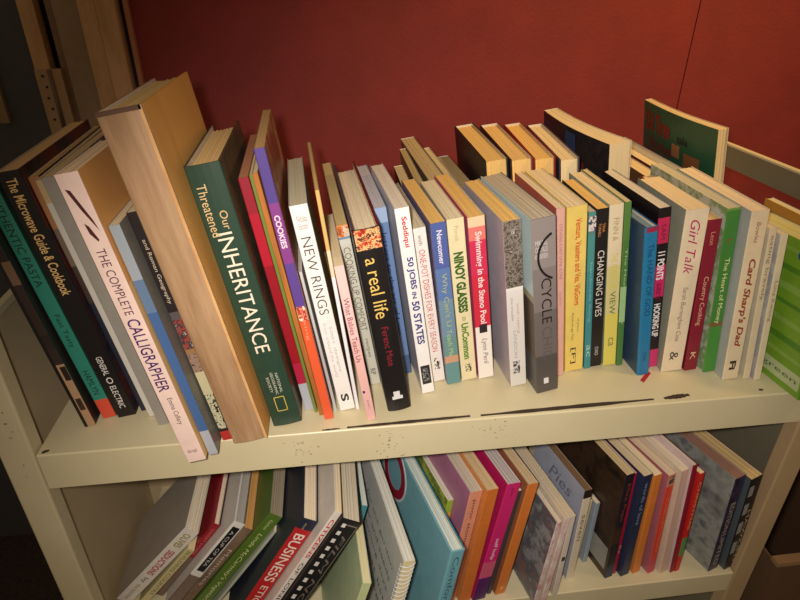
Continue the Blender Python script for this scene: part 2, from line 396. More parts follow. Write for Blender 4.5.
tag(boxes('floor', mat_worn((62, 48, 36), (40, 32, 26), 120, (1, 1, 1), 0.95), None, ((-1.6, -1.2, -0.80), (2.2, 0.62, -0.75))), kind='structure')
TRIM = mat_worn((204, 160, 112), (180, 136, 92), 30, (1, 1, 0.2), 0.5); TAUPE = mat((152, 126, 96), 0.6); DARK = mat((30, 26, 24), 0.6)
SLATE = mat((72, 72, 74), 0.7)
# door casing beside the red wall, left to right
tag(boxes('trim_1', TRIM, None, ((-0.038, WALL_Y-0.022, -0.75), (-0.009, WALL_Y+0.02, 1.6)), ((-0.066, WALL_Y-0.014, -0.75), (-0.038, WALL_Y+0.02, 1.6)), bevel=0.003), kind='structure')
tag(boxes('trim_2', mat((176, 112, 74), 0.6), None, ((-0.001, WALL_Y-0.010, -0.75), (0.006, WALL_Y+0.004, 1.6))), kind='structure')
tag(boxes('casing_gap_shade', DARK, None, ((-0.009, WALL_Y+0.002, -0.75), (-0.0012, WALL_Y+0.02, 1.6))), kind='structure')  # dark strip painting the shade of the open gap between the trims
door = empty('door_1', (-0.14, WALL_Y, -0.75)); tag(door, kind='structure')
def rel(lo, hi): return ((lo[0]+0.14, lo[1]-WALL_Y, lo[2]+0.75), (hi[0]+0.14, hi[1]-WALL_Y, hi[2]+0.75))
boxes('jamb', TAUPE, door, rel((-0.105, WALL_Y-0.002, -0.75), (-0.066, WALL_Y+0.02, 1.6)))
boxes('door_stop', mat((132, 104, 74), 0.6), door, rel((-0.117, WALL_Y+0.004, -0.75), (-0.107, WALL_Y+0.02, 1.6)))
boxes('door_edge', TRIM, door, rel((-0.153, WALL_Y-0.004, -0.75), (-0.130, WALL_Y+0.02, 1.6)))
boxes('door_gap_shade', mat((10, 9, 9), 0.9), door, rel((-0.134, WALL_Y+0.018, -0.75), (-0.10, WALL_Y+0.022, 1.6)))  # near-black slab, stands in for the shade inside the door gap
boxes('door_leaf', SLATE, door, rel((-0.75, WALL_Y+0.002, -0.75), (-0.153, WALL_Y+0.02, 1.6)))
boxes('panel_moulding', mat((140, 116, 80), 0.6), door, rel((-0.226, WALL_Y-0.006, 0.192), (-0.2125, WALL_Y+0.004, 1.2)))
hg = boxes('hinge', mat((172, 138, 100), 0.45), door, rel((-0.154, WALL_Y-0.006, 0.17), (-0.1335, WALL_Y-0.002, 0.272)), rel((-0.131, WALL_Y-0.006, 0.17), (-0.115, WALL_Y+0.005, 0.272)))
for i in range(5):
    bm = bmesh.new(); bmesh.ops.create_cone(bm, cap_ends=True, segments=12, radius1=0.002, radius2=0.002, depth=0.001, matrix=Matrix.Translation((-0.1435+0.14+0.002*(i % 2), -0.0064, 0.262-0.0165*i+0.75)) @ Matrix.Rotation(math.pi/2, 4, 'X'))
    tag(link('screw', bm, DARK, hg), 'dark screw')
bm = bmesh.new(); bmesh.ops.create_cone(bm, cap_ends=True, segments=14, radius1=0.0035, radius2=0.0035, depth=0.1, matrix=Matrix.Translation((-0.132+0.14, -0.006, 0.221+0.75)))
link('hinge_pin', bm, mat((110, 88, 64), 0.4), hg, True)

# ---------------------------------------------------------------- the metal bookcase
def cream():
    m, nt, b = _base('cream_enamel', 0.38)
    v = _coords(nt); f = _noise(nt, v, 6, 5, 0.6); g = _noise(nt, v, 55, 5, 0.75)
    c1 = _ramp(nt, f, [(0.35, lin((205, 192, 152))), (0.7, lin((216, 204, 166)))])
    c2 = _ramp(nt, g, [(0.24, (0.55, 0.5, 0.42, 1)), (0.31, (1, 1, 1, 1))])
    mx = nt.nodes.new('ShaderNodeMix'); mx.data_type = 'RGBA'; mx.blend_type = 'MULTIPLY'; mx.inputs[0].default_value = 1.0
    nt.links.new(c1, mx.inputs[6]); nt.links.new(c2, mx.inputs[7]); nt.links.new(mx.outputs[2], b.inputs['Base Color']); return m
CREAM = cream(); INNER = mat((196, 176, 138), 0.5, 0.06, 20); GREY = mat((120, 114, 92), 0.5, 0.06, 20); SHADED_TAN = mat((178, 152, 112), 0.5, 0.06, 20); CHIP = mat((62, 46, 32), 0.8)
bc = empty('bookcase', (0.40, 0.21, -0.75)); tag(bc, 'cream enamelled metal bookcase with chipped lips, loaded with two shelves of books', 'bookcase')
BO = Vector((0.40, 0.21, -0.75))
def bb(name, m, *lohi, bevel=0.0):
    return boxes(name, m, bc, *[(tuple(Vector(a)-BO), tuple(Vector(b)-BO)) for a, b in lohi], bevel=bevel)
D1 = 0.44
def pan(z, lip):
    """folded sheet tray: one bent profile in y and z, drawn along x"""
    g, t, r = lip, 0.0022, 0.0016
    pr = [(0.012, z-g), (0.0, z-g), (0.0, z-r)] + [(r*(1-math.cos(a)), z-r+r*math.sin(a)) for a in (0.5, 1.05, 1.5)] + [(D1-r, z), (D1, z-r), (D1, z-g), (D1-t, z-g), (D1-t, z-t), (t, z-t), (t, z-g+t), (0.012, z-g+t)]
    bm = bmesh.new(); A = [bm.verts.new((-BO.x, y-BO.y, zz-BO.z)) for y, zz in pr]; B_ = [bm.verts.new((0.802-BO.x, y-BO.y, zz-BO.z)) for y, zz in pr]
    for i in range(len(pr)): j = (i+1) % len(pr); bm.faces.new((A[i], A[j], B_[j], B_[i]))
    bm.faces.new(A); bm.faces.new(B_[::-1])
    return link('shelf', bm, CREAM, bc)
up_shelf = pan(0.0, 0.043); tag(up_shelf, 'upper shelf with dark chips along its folded front lip')
lo_shelf = pan(-0.308, 0.036); pan(-0.62, 0.036)
for nm, x0, x1 in (('post', -0.032, -0.002), ('post', 0.804, 0.832)):
    for y0, y1 in ((0.0, 0.02), (D1-0.02, D1)):
        zt = 0.134 if x0 < 0 else 0.2025
        bb('post', CREAM if x0 < 0 else SHADED_TAN, ((x0, y0, -0.75), (x1, y1, zt)), bevel=0.002)  # right posts: same enamel painted darker, with the dimmer light in the colour
bb('side_panel', INNER, ((-0.0225, 0.02, -0.74), (-0.0195, D1-0.02, 0.122)))
bb('side_rail', CREAM, ((-0.0245, 0.02, 0.122), (-0.0175, D1-0.02, 0.131)), bevel=0.001)
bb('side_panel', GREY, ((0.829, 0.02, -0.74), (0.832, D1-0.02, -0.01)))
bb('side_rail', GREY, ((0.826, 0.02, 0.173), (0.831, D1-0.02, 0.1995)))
bb('rail_cap', CREAM, ((0.8245, 0.02, 0.1995), (0.8325, D1-0.02, 0.2025)), bevel=0.0008)
bb('divider', INNER, ((-0.019, 0.252, -0.72), (0.8285, 0.255, -0.004)))
def chip(pts, thick):
    bm = bmesh.new(); rnd = random.Random(len(pts)*7+int(pts[0][0]*1000)); lo, hi = [], []
    (xa, ya), (xb, yb) = pts; n = 14
    for i in range(n+1):
        u = i/n; xx = xa+(xb-xa)*u; yy = ya+(yb-ya)*u; hw = thick*(0.35+0.65*math.sin(math.pi*min(max(u, .06), .94)))*rnd.uniform(.7, 1.2)
        for arr, s in ((lo, -1), (hi, 1)): arr.append([bm.verts.new((xx, yy+s*hw, zz)) for zz in (-0.0004, 0.00035)])
    for i in range(n):
        a, b, c, e = lo[i], lo[i+1], hi[i], hi[i+1]
        bm.faces.new((a[1], b[1], e[1], c[1])); bm.faces.new((a[0], c[0], e[0], b[0])); bm.faces.new((a[0], b[0], b[1], a[1])); bm.faces.new((c[0], c[1], e[1], e[0]))
    for q in (0, n): bm.faces.new((lo[q][0], lo[q][1], hi[q][1], hi[q][0]))
    for v in bm.verts: v.co -= Vector((0.40, 0.21, -0.75))
    o = link('paint_chip', bm, CHIP, bc); tag(o, 'dark bare patch on the shelf edge')
chip(((0.293, 0.0035), (0.420, 0.0055)), 0.0024); chip(((0.431, 0.005), (0.622, 0.008)), 0.0028); chip(((0.634, 0.008), (0.664, 0.0105)), 0.0034)
chip(((0.745, 0.009), (0.750, 0.009)), 0.0018); chip(((0.268, 0.0025), (0.286, 0.003)), 0.001); chip(((0.0035, 0.004), (0.0095, 0.006)), 0.0022)
bm = bmesh.new(); rnd = random.Random(3)
for cx, cz, sx, sz, n in ((0.335, -0.022, 0.012, 0.016, 26), (0.245, -0.02, 0.012, 0.016, 26), (0.445, -0.02, 0.02, 0.014, 18)):
    for i in range(n):
        x_, z_ = cx+rnd.gauss(0, 1)*sx*0.6, max(-0.041, min(-0.002, cz+rnd.gauss(0, 1)*sz*0.6)); ww, hh = rnd.uniform(.0004, .0022), rnd.uniform(.0003, .0016)
        box(bm, tuple(Vector((x_, -0.00022, z_))-BO), tuple(Vector((x_+ww, 0.0002, z_+hh))-BO))
tag(link('scuff_marks', bm, mat((150, 138, 108), 0.8), bc), 'grey scuffs on the lip')
bm = bmesh.new()
for i in range(12):
    a, q = rnd.uniform(-0.030, -0.012), rnd.uniform(-0.03, 0.075); ww, hh = rnd.uniform(.0006, .003), rnd.uniform(.0005, .002)
    box(bm, tuple(Vector((a, -0.0003, q))-BO), tuple(Vector((a+ww, 0.0002, q+hh))-BO))
tag(link('scuff_marks', bm, mat((110, 96, 72), 0.8), bc), 'brown scuffs on the upright')
# box standing at the right of the bookcase
bx = empty('cardboard_box', (1.0, 0.12, -0.75)); tag(bx, 'brown cardboard box standing right of the bookcase, its pale top edge showing', 'box')
CARD = mat((100, 72, 46), 0.85)
boxes('box_body', CARD, bx, ((-0.135, -0.118, 0), (-0.131, 0.16, 0.445)), ((-0.131, -0.118, 0), (0.16, -0.114, 0.445)), ((-0.131, 0.156, 0), (0.16, 0.16, 0.445)), ((0.156, -0.114, 0), (0.16, 0.156, 0.445)), ((-0.131, -0.114, 0), (0.156, 0.156, 0.004)))
boxes('flap', mat((150, 116, 76), 0.85), bx, ((-0.137, -0.122, 0.4455), (0.16, -0.109, 0.4525)))

# ---------------------------------------------------------------- upper shelf, front row, left to right
F = 'books in the front row of the upper shelf'; PB, HC, MG = 'paperback_book', 'hardcover_book', 'magazine'
WH, CR, YL, GY, BK = (238, 232, 222), (228, 214, 184), (222, 186, 110), (196, 190, 176), (26, 22, 22)
NEWS = (240, 194, 108); OLD = (206, 184, 138); PALE = (226, 212, 184)
book('dark', PB, 'thin black book with brown blotches on its spine, leftmost on the upper shelf', F, ('bands', [(0, (176, 138, 104)), (.27, (52, 40, 34)), (.62, (120, 92, 70)), (.72, (40, 32, 28))], .24), left=(20, 18, 18), right=(40, 34, 30),
     pic=[(.60, .66, .3, 1, (44, 34, 30)), (.74, .80, .5, 1, (40, 32, 28)), (.88, .93, .4, .9, (60, 42, 34)), (0, 1, 0, .3, (22, 20, 20))])
book('pasta', PB, 'teal spined cookbook with AUTHENTIC PASTA lettering and an orange-red foot', F, ('bands', [(0, (214, 78, 54)), (.075, (46, 132, 112))], .25), left=(60, 50, 40), right=(54, 80, 66),
     txt=[('AUTHENTIC PASTA', .04, .44, .5, .5, (18, 52, 44)), ('Fast Tasty', .56, .70, .5, .45, (22, 60, 52), {'n': 'author'}), ('HAMLYN', .80, .90, .5, .45, (18, 52, 44), {'n': 'publisher_mark'})])
book('micro', PB, 'black book with yellow Microwave Guide and Cookbook lettering', F, (22, 19, 19), right=('art', [(24, 22, 26), (48, 44, 52), (90, 40, 34)], 20), pages=(216, 184, 128),
     txt=[('The Microwave Guide & Cookbook', .03, .50, .5, .48, (232, 190, 120), {'b': .012}), ('GENERAL', .755, .83, .5, .32, WH, {'n': 'publisher_mark'}), ('O', .84, .865, .5, .34, WH, {'n': 'publisher_mark'}), ('ELECTRIC', .875, .965, .5, .32, WH, {'n': 'publisher_mark'})])
book('tan4', PB, 'thin book with orange-brown top and dark blue foot beside the black microwave cookbook', F, ('bands', [(0, (34, 38, 52)), (.46, (70, 56, 50)), (.62, (120, 104, 84)), (.78, (176, 120, 76))], .25), left=('art', [(180, 60, 44), (226, 190, 130), (60, 50, 46)], 30), right=(30, 32, 40), pages=(210, 176, 116))
book('grey5', MG, 'slim magazine with off-white spine, second left of the calligraphy book', F, ('bands', [(0, (206, 200, 186)), (.9, (196, 170, 122))], .25), right=(70, 52, 46), pages=(214, 186, 132))
book('grey6', MG, 'grey slim magazine touching the calligraphy book on its left', F, (150, 144, 132), left=(84, 66, 56), right=('art', [(40, 56, 60), (84, 104, 104), (24, 28, 32), (150, 150, 130)], 18), pages=(206, 180, 130))
book('calli', PB, 'pale pink book with purple COMPLETE CALLIGRAPHER lettering and a pen nib drawing', F, (236, 206, 190), left=(230, 200, 180), right=('bands', [(0, (222, 176, 104)), (.62, (214, 146, 70)), (.8, (210, 156, 90))], .278), pages=(232, 204, 160),
     txt=[('THE COMPLETE', .25, .475, .5, .42, (96, 50, 72)), ('CALLIGRAPHER', .49, .745, .5, .60, (78, 38, 96), {'b': .01}), ('Emma Callery', .77, .865, .52, .34, (54, 34, 48), {'n': 'author'}), ('the royal', .955, .972, .5, .2, (80, 50, 60), {'n': 'publisher_mark', 'h': .5})])
def nib(root, key):
    w_, h = TABLE[key][5], TABLE[key][6]; bm = bmesh.new()
    for pts in (((-.30, .04), (-.12, .045), (.26, .13), (.34, .16), (-.02, .10)), ((-.16, .135), (-.02, .145), (.16, .185), (.10, .19), (-.12, .165))):
        lo = [bm.verts.new((w_*x, 0.0002, h*(1-z))) for x, z in pts]; hi = [bm.verts.new((w_*x, -0.0003, h*(1-z))) for x, z in pts]
        bm.faces.new(hi)
        for i in range(len(pts)): j = (i+1) % len(pts); bm.faces.new((lo[i], lo[j], hi[j], hi[i]))
    tag(link('pen_drawing', bm, mat((78, 34, 34)), root), 'dark red pen nib drawing')
nib([o for o in bpy.data.objects if o.get('label', '').startswith('pale pink book with purple')][0], 'calli')
book('blue8', PB, 'thin blue-grey paperback squeezed between the pink calligraphy book and a picture spine', F, ('bands', [(0, (168, 172, 178)), (.10, (66, 98, 146)), (.62, (96, 120, 150)), (.76, (150, 160, 166))], .235), left=(150, 150, 150), right=(110, 108, 100))
book('roman', PB, 'dark picture-spined book with a red foot, left of the big tan dictionary', F, ('bands', [(0, (180, 52, 44)), (.035, (40, 36, 34)), (.2, (190, 180, 140)), (.3, (150, 110, 70)), (.42, (88, 78, 76)), (.56, (40, 30, 28))], .239), left=('art', [(60, 52, 44), (100, 90, 76), (36, 30, 28)], 30), right=(90, 60, 40),
     txt=[('and Roman Geography', .12, .40, .5, .42, (206, 190, 166))], pic=[(.47, .60, .1, .95, ('art', [(180, 170, 160), (60, 54, 56), (150, 60, 50), (90, 84, 84)], 140)), (.62, .70, .05, .9, ('art', [(120, 100, 90), (150, 120, 100), (70, 60, 58)], 120)), (.80, .95, .1, .9, ('art', [(30, 30, 28), (190, 184, 150), (60, 70, 56)], 180))])
book('dict', HC, 'very thick tall book with worn plain tan cloth spine, tallest in the row', F, ('worn', (178, 142, 104), (140, 104, 68), 42, (1, 1, .10)), left=('worn', (168, 126, 84), (140, 98, 62), 20), right=('worn', (236, 178, 92), (214, 150, 70), 10), pages=(230, 196, 128), hard=True, board=.0026, round_=.0012,
     pic=[(0, 1, .93, 1.0, ('worn', (214, 168, 108), (190, 132, 74), 60, (1, 1, .3)), 'worn_edge'), (.0, .012, .02, .98, (96, 66, 48), 'worn_edge')])
book('inher', HC, 'thick dark green book with white OUR THREATENED INHERITANCE lettering and yellow frame', F, (42, 66, 50), left=(44, 66, 52), right=('art', [(54, 56, 44), (84, 74, 56), (110, 90, 62), (40, 48, 42)], 10), pages=(236, 202, 136), hard=True, round_=.0012, drop=.002,
     txt=[('Threatened', .07, .265, .30, .26, (220, 182, 128)), ('Our', .175, .245, .66, .22, (220, 182, 128)), ('INHERITANCE', .255, .715, .5, .46, (236, 222, 196)), ('NATIONAL', .80, .875, .66, .09, (206, 200, 180), {'n': 'publisher_mark'}), ('GEOGRAPHIC', .795, .88, .50, .09, (206, 200, 180), {'n': 'publisher_mark'}), ('SOCIETY', .81, .87, .34, .09, (206, 200, 180), {'n': 'publisher_mark'})],
     emblem=[(.89, .945, .32, .68, .0008, (214, 180, 84))])
book('red12', PB, 'thin crimson book with a pale grey foot right of the thick green hardcover', F, ('bands', [(0, (170, 172, 178)), (.11, (170, 30, 60)), (.2, (150, 20, 34)), (.62, (176, 24, 44)), (.84, (150, 28, 44))], .24), left=(120, 24, 30), right=(150, 24, 36), pages=(196, 130, 90))
book('green13', MG, 'very thin olive green booklet beside the crimson book', F, (112, 130, 56), right=(150, 140, 90))
book('brown14', MG, 'very thin brown and orange booklet left of the purple COOKIES book', F, ('worn', (196, 120, 44), (120, 70, 34), 40, (3, 1, .1)), right=(214, 150, 60))
book('cookies', PB, 'tall thin purple book with white COOKIES lettering and orange lower half', F, ('bands', [(0, (226, 92, 52)), (.37, (224, 160, 110)), (.415, (92, 66, 138)), (.58, (130, 60, 130)), (.8, (82, 62, 132))], .28), left=(150, 100, 60), right=('art', [(196, 130, 70), (170, 110, 66), (150, 70, 50), (206, 160, 110)], 12), pages=(206, 166, 104),
     txt=[('COOKIES', .24, .36, .5, .55, (226, 206, 214), {'b': .03}), ('baking', .58, .70, .5, .4, (240, 150, 110), {'n': 'author'})], pic=[(.575, .63, .1, .9, ('art', [(226, 190, 150), (190, 60, 50), (236, 220, 190)], 150))])
book('white16', MG, 'thin white and grey magazine touching the NEW RINGS book on its left', F, ('worn', (226, 224, 220), (120, 120, 122), 90, (4, 1, .03)), pages=(190, 180, 160))
book('rings', PB, 'white book with thin dark NEW RINGS lettering', F, (238, 233, 226), left=(190, 186, 178), right=(196, 192, 184), pages=(206, 194, 160),
     txt=[('Nicolas', .05, .085, .52, .1, (150, 140, 132), {'h': .55, 'n': 'author'}), ('Estrada', .09, .12, .52, .1, (150, 140, 132), {'h': .5, 'n': 'author'}), ('NEW RINGS', .16, .54, .5, .56, (78, 66, 60), {'b': -.008}), ('500+ designs', .60, .82, .62, .22, (176, 170, 166), {'n': 'subtitle'}), ('from around the world', .58, .84, .34, .2, (190, 176, 168), {'n': 'subtitle'}), ('S', .925, .96, .5, .5, (40, 36, 34), {'n': 'publisher_mark', 'b': .03})])
book('offw17', PB, 'thin cream book with yellowed loose leaves between NEW RINGS and the pink paperback', F, ('bands', [(0, (226, 226, 226)), (.6, (222, 206, 170)), (.72, (206, 172, 104))], .24), left=(206, 180, 120), right=(206, 160, 84), pages=(214, 180, 112))
book('pink', PB, 'small pink paperback with plum What Babies Teach Us lettering', F, ('bands', [(0, (228, 178, 168)), (.5, (236, 190, 182))], .177), left=(226, 190, 178), right=(226, 196, 184),
     txt=[('What Babies Teach Us', .22, .64, .48, .55, (122, 46, 80)), ('pearl', .88, .93, .5, .4, (170, 110, 110), {'n': 'publisher_mark'})], pic=[(.82, .835, .15, .4, (70, 40, 90), 'publisher_mark')])
book('comfort', PB, 'pale grey-green book with COOKING UP COMFORT lettering and a food photo on top', F, ('bands', [(0, (196, 194, 176)), (.86, (200, 200, 186)), (.9, (120, 140, 160)), (.95, (206, 140, 80))], .192), left=(170, 150, 110), right=(150, 140, 110), pages=(216, 190, 130),
     txt=[('COOKING UP COMFORT', .15, .68, .5, .6, (110, 104, 88)), ('recipes', .73, .84, .5, .4, (90, 84, 70), {'n': 'author'}), ('RP', .91, .945, .5, .5, (60, 56, 50), {'n': 'publisher_mark'})], pic=[(.01, .08, .0, 1, ('art', [(80, 110, 150), (214, 190, 160), (200, 110, 50), (120, 60, 40)], 120))])
book('real', HC, 'black hardcover with yellow-white a real life lettering and red patterned head', F, (26, 22, 22), left=(84, 74, 88), right=(120, 34, 30), pages=(240, 222, 186), hard=True, drop=.006, round_=.0016,
     txt=[('a real life', .165, .50, .5, .52, (222, 186, 96)), ('Ferenc Mate', .55, .76, .5, .26, (140, 30, 44), {'n': 'author'})],
     pic=[(.0, .115, .04, .96, ('art', [(150, 36, 30), (196, 70, 40), (220, 180, 120), (90, 24, 24), (206, 120, 70)], 160)), (.90, .925, .36, .62, (226, 224, 222), 'publisher_mark'), (.925, .94, .28, .72, (226, 224, 222), 'publisher_mark')])
book('jane', PB, 'slate blue book with dark lettering just right of the black hardcover', F, ('bands', [(0, (70, 92, 136)), (.1, (100, 126, 168)), (.9, (150, 170, 200))], .2), left=(160, 164, 190), right=(120, 140, 170), pages=(206, 198, 196),
     txt=[('letters to the art of Love', .16, .78, .5, .45, (44, 56, 92))])
book('jobs', PB, 'white book with red and navy 50 JOBS IN 50 STATES lettering', F, (240, 236, 230), left=(196, 196, 200), right=(214, 206, 196), pages=(234, 218, 190),
     txt=[('Seddiqui', .05, .22, .5, .46, (206, 44, 48), {'b': .025, 'n': 'author'}), ('50 JOBS', .275, .45, .5, .56, (70, 66, 126), {'b': .03}), ('IN', .465, .50, .5, .32, (70, 66, 126), {'b': .03}), ('50 STATES', .515, .745, .5, .56, (70, 66, 126), {'b': .03})],
     pic=[(.86, .955, .14, .86, (44, 40, 42), 'publisher_mark'), (.875, .94, .26, .74, ('art', [(226, 224, 220), (60, 56, 58)], 400), 'publisher_mark')])
book('onepot', PB, 'slim white book with thin red FOR EVERY SEASON lettering', F, (236, 228, 220), left=(216, 206, 190), right=(220, 210, 196), pages=(214, 200, 168),
     txt=[('with', .05, .12, .5, .3, (120, 104, 100), {'n': 'author'}), ('ONE-POT DISHES FOR EVERY SEASON', .15, .82, .5, .46, (196, 92, 92))], pic=[(.86, .93, .3, .75, ('art', [(30, 28, 28), (236, 230, 220)], 300), 'publisher_mark')])
book('newcomer', PB, 'blue to green book with pale lettering beside the thin white seasons book', F, ('bands', [(0, (96, 140, 140)), (.12, (196, 150, 120)), (.16, (104, 142, 140)), (.28, (110, 140, 160)), (.5, (92, 120, 170)), (.7, (80, 96, 158))], .193), left=(110, 100, 130), right=(90, 110, 150), pages=NEWS,
     txt=[('Newcomer', .05, .27, .5, .36, (226, 222, 226), {'b': .02, 'n': 'author'}), ('Why Can\'t U', .33, .66, .5, .46, (170, 176, 120)), ('Teach Me', .68, .84, .5, .36, (170, 190, 130), {'n': 'subtitle'})])
book('greentext', PB, 'cream book with fat green outlined lettering down its spine', F, (230, 216, 172), left=(214, 196, 150), right=(200, 120, 70), pages=(238, 220, 178),
     txt=[('Pinnock', .05, .15, .5, .26, (176, 166, 120), {'n': 'author'}), ('NINOY GLASSES', .22, .60, .5, .60, (58, 96, 30), {'b': .05}), ('to', .625, .65, .5, .25, (88, 120, 40)), ('UnCommon', .665, .88, .5, .46, (88, 130, 34), {'b': .04})], pic=[(.91, .955, .3, .7, ('art', [(60, 56, 40), (226, 212, 170)], 300), 'publisher_mark')])
book('steno', PB, 'pink and red book with white Swimming in the Steno Pool lettering, white foot', F, ('bands', [(0, (236, 228, 216)), (.30, (206, 44, 66)), (.62, (206, 50, 84)), (.84, (222, 120, 110)), (.93, (230, 200, 160))], .195), left=(196, 90, 130), right=(190, 210, 226), pages=NEWS,
     txt=[('Swimming in the Steno Pool', .10, .68, .5, .50, (240, 220, 214), {'b': .02}), ('Lynn Peril', .77, .92, .5, .42, (110, 100, 96), {'n': 'author', 'i': .2})], pic=[(.685, .735, .25, .75, (44, 38, 40))])
book('tree', PB, 'grey book with a bare tree photograph covering the top of its spine', F, ('bands', [(0, (214, 208, 200)), (.1, (220, 214, 206)), (.56, (230, 222, 212))], .197), left=(178, 164, 170), right=(200, 206, 206), pages=NEWS,
     txt=[('the trouble', .48, .62, .30, .14, (150, 130, 116)), ('with seeing', .52, .70, .62, .2, (190, 150, 120)), ('LANDON', .68, .84, .4, .2, (170, 160, 160), {'n': 'author'})], pic=[(.0, .42, .0, 1, ('art', [(64, 54, 48), (92, 80, 70), (134, 122, 110), (76, 66, 58), (168, 156, 142)], 110)), (.05, .085, .42, .62, (240, 234, 224), 'star'), (.86, .93, .2, .62, ('art', [(50, 46, 48), (200, 196, 192)], 300), 'publisher_mark')])
book('cycle', HC, 'thick grey book with CYCLE CHIC lettering and half a dark bicycle wheel', F, ('bands', [(0, (84, 78, 74)), (.2, (108, 100, 96)), (.45, (128, 118, 114)), (.7, (142, 132, 128))], .205), left=('bands', [(0, (90, 84, 80)), (.18, (80, 66, 52)), (.5, (150, 140, 110)), (.54, (176, 196, 196))], .205), right=(120, 112, 108), pages=(196, 180, 150), board=.0012,
     txt=[('CYCLE', .36, .62, .55, .44, (34, 28, 28)), ('CHIC', .64, .82, .55, .44, (94, 88, 84)), ('MIKAEL', .13, .16, .38, .1, (206, 200, 196), {'h': .5, 'n': 'author'}), ('COLVILLE', .17, .20, .38, .1, (206, 200, 196), {'h': .52, 'n': 'author'}), ('ANDERSEN', .21, .24, .36, .1, (206, 200, 196), {'h': .55, 'n': 'author'})], pic=[(.925, .955, .34, .56, (226, 222, 218), 'publisher_mark')])
def wheel(root, key):
    w_, h = TABLE[key][5], TABLE[key][6]; bm = bmesh.new(); R_, cx, cz = .0235, w_*.5+.004, h*.80; prev = None
    for i in range(25):
        a = math.radians(112 + 136*i/24); row = []
        for r_ in (R_, R_-.0022):
            px = max(-w_*.48, min(w_*.48, cx+r_*math.cos(a))); pz = cz + 1.15*r_*math.sin(a)
            row += [bm.verts.new((px, yy, pz)) for yy in (-.0003, .0002)]
        if prev:
            bm.faces.new((prev[0], row[0], row[2], prev[2])); bm.faces.new((prev[0], prev[1], row[1], row[0])); bm.faces.new((prev[2], row[2], row[3], prev[3]))
        prev = row
    tag(link('wheel_drawing', bm, mat((30, 26, 26)), root), 'dark half bicycle wheel')
wheel([o for o in bpy.data.objects if o.get('label', '').startswith('thick grey book with CYCLE')][0], 'cycle')
book('palepink', PB, 'slim dusty pink book with small grey lettering, left of the yellow paperback', F, (220, 168, 152), left=(190, 96, 80), right=(226, 200, 180), pages=(238, 216, 170),
     txt=[('COOKING IS NOT DONE ALONE', .10, .44, .5, .34, (150, 116, 110)), ('author', .52, .60, .5, .3, (160, 124, 118), {'n': 'author'})])
book('yellow', PB, 'yellow paperback with orange-red Venturs lettering', F, (228, 200, 104), left=(226, 200, 96), right=(222, 196, 84), pages=(240, 216, 168),
     txt=[('Venturs, Vaasters and Ves, ViaGongs', .08, .62, .54, .40, (206, 86, 40), {'b': .02}), ('Anthology No.', .66, .83, .36, .16, (120, 96, 50), {'n': 'author'}), ('of poems', .70, .78, .66, .14, (120, 96, 50), {'n': 'author'}), ('[F]', .87, .96, .42, .3, (80, 66, 40), {'n': 'publisher_mark'})])
book('teal30', PB, 'thin teal paperback with a small photo at its head, right of the yellow one', F, ('bands', [(0, (60, 132, 136)), (.6, (74, 140, 136)), (.84, (90, 126, 120)), (.96, (80, 140, 136))], .193), left=(70, 120, 116), right=(40, 60, 60), pages=(200, 186, 150),
     txt=[('handmade living', .34, .72, .5, .4, (130, 180, 174)), ('ac', .86, .93, .5, .5, (170, 206, 206), {'n': 'publisher_mark'})], pic=[(.03, .13, .0, 1, ('art', [(90, 60, 80), (214, 206, 200), (60, 70, 90)], 200))])
book('lives', PB, 'black book with white CHANGING LIVES lettering', F, (30, 26, 26), left=(60, 54, 50), right=(44, 38, 36), pages=NEWS,
     txt=[('TINA', .10, .16, .62, .22, (214, 130, 60), {'n': 'author'}), ('TURNELL', .10, .19, .3, .2, (200, 150, 96), {'n': 'author'}), ('CHANGING LIVES', .28, .70, .5, .54, (216, 210, 196)), ('OXO', .885, .935, .5, .3, (200, 196, 190), {'n': 'publisher_mark'})])
book('cream32', PB, 'cream book with yellow POINT OF VIEW lettering right of the black CHANGING LIVES one', F, ('bands', [(0, (214, 200, 92)), (.3, (206, 196, 130)), (.6, (222, 206, 170))], .199), left=(150, 166, 140), right=(196, 196, 150), pages=(240, 216, 166),
     txt=[('FINN &', .09, .24, .5, .40, (170, 150, 110), {'n': 'author'}), ('THE POINTS OF', .32, .54, .5, .44, (206, 190, 60)), ('VIEW', .56, .70, .5, .42, (90, 104, 60)), ('ca', .84, .89, .5, .4, (120, 120, 70), {'n': 'publisher_mark'})])
book('green33', PB, 'thin green book with pale lettering left of the blue clothbound book', F, ('bands', [(0, (70, 116, 60)), (.25, (150, 186, 130)), (.46, (76, 120, 52)), (.75, (84, 126, 60))], .202), left=(90, 120, 70), right=(60, 90, 50), pages=(222, 196, 140),
     txt=[('The Healing Table', .3, .76, .5, .45, (170, 196, 150))])
book('blue34', HC, 'short bright blue clothbound book with a red ribbon on the shelf', F, (34, 116, 160), left=(48, 70, 96), right=(40, 90, 130), pages=(120, 140, 140), hard=True,
     txt=[('The HAND OF GOD', .12, .62, .5, .42, (20, 62, 92)), ('DK', .86, .92, .5, .3, (24, 80, 116), {'n': 'publisher_mark'})], pic=[(.0, .035, .1, .9, (150, 40, 70), 'head_band')],
     ribbon=((176, 36, 44), (((.6235, .041), (.640, .056)), ((.6255, .0365), (.6415, .0515)))))
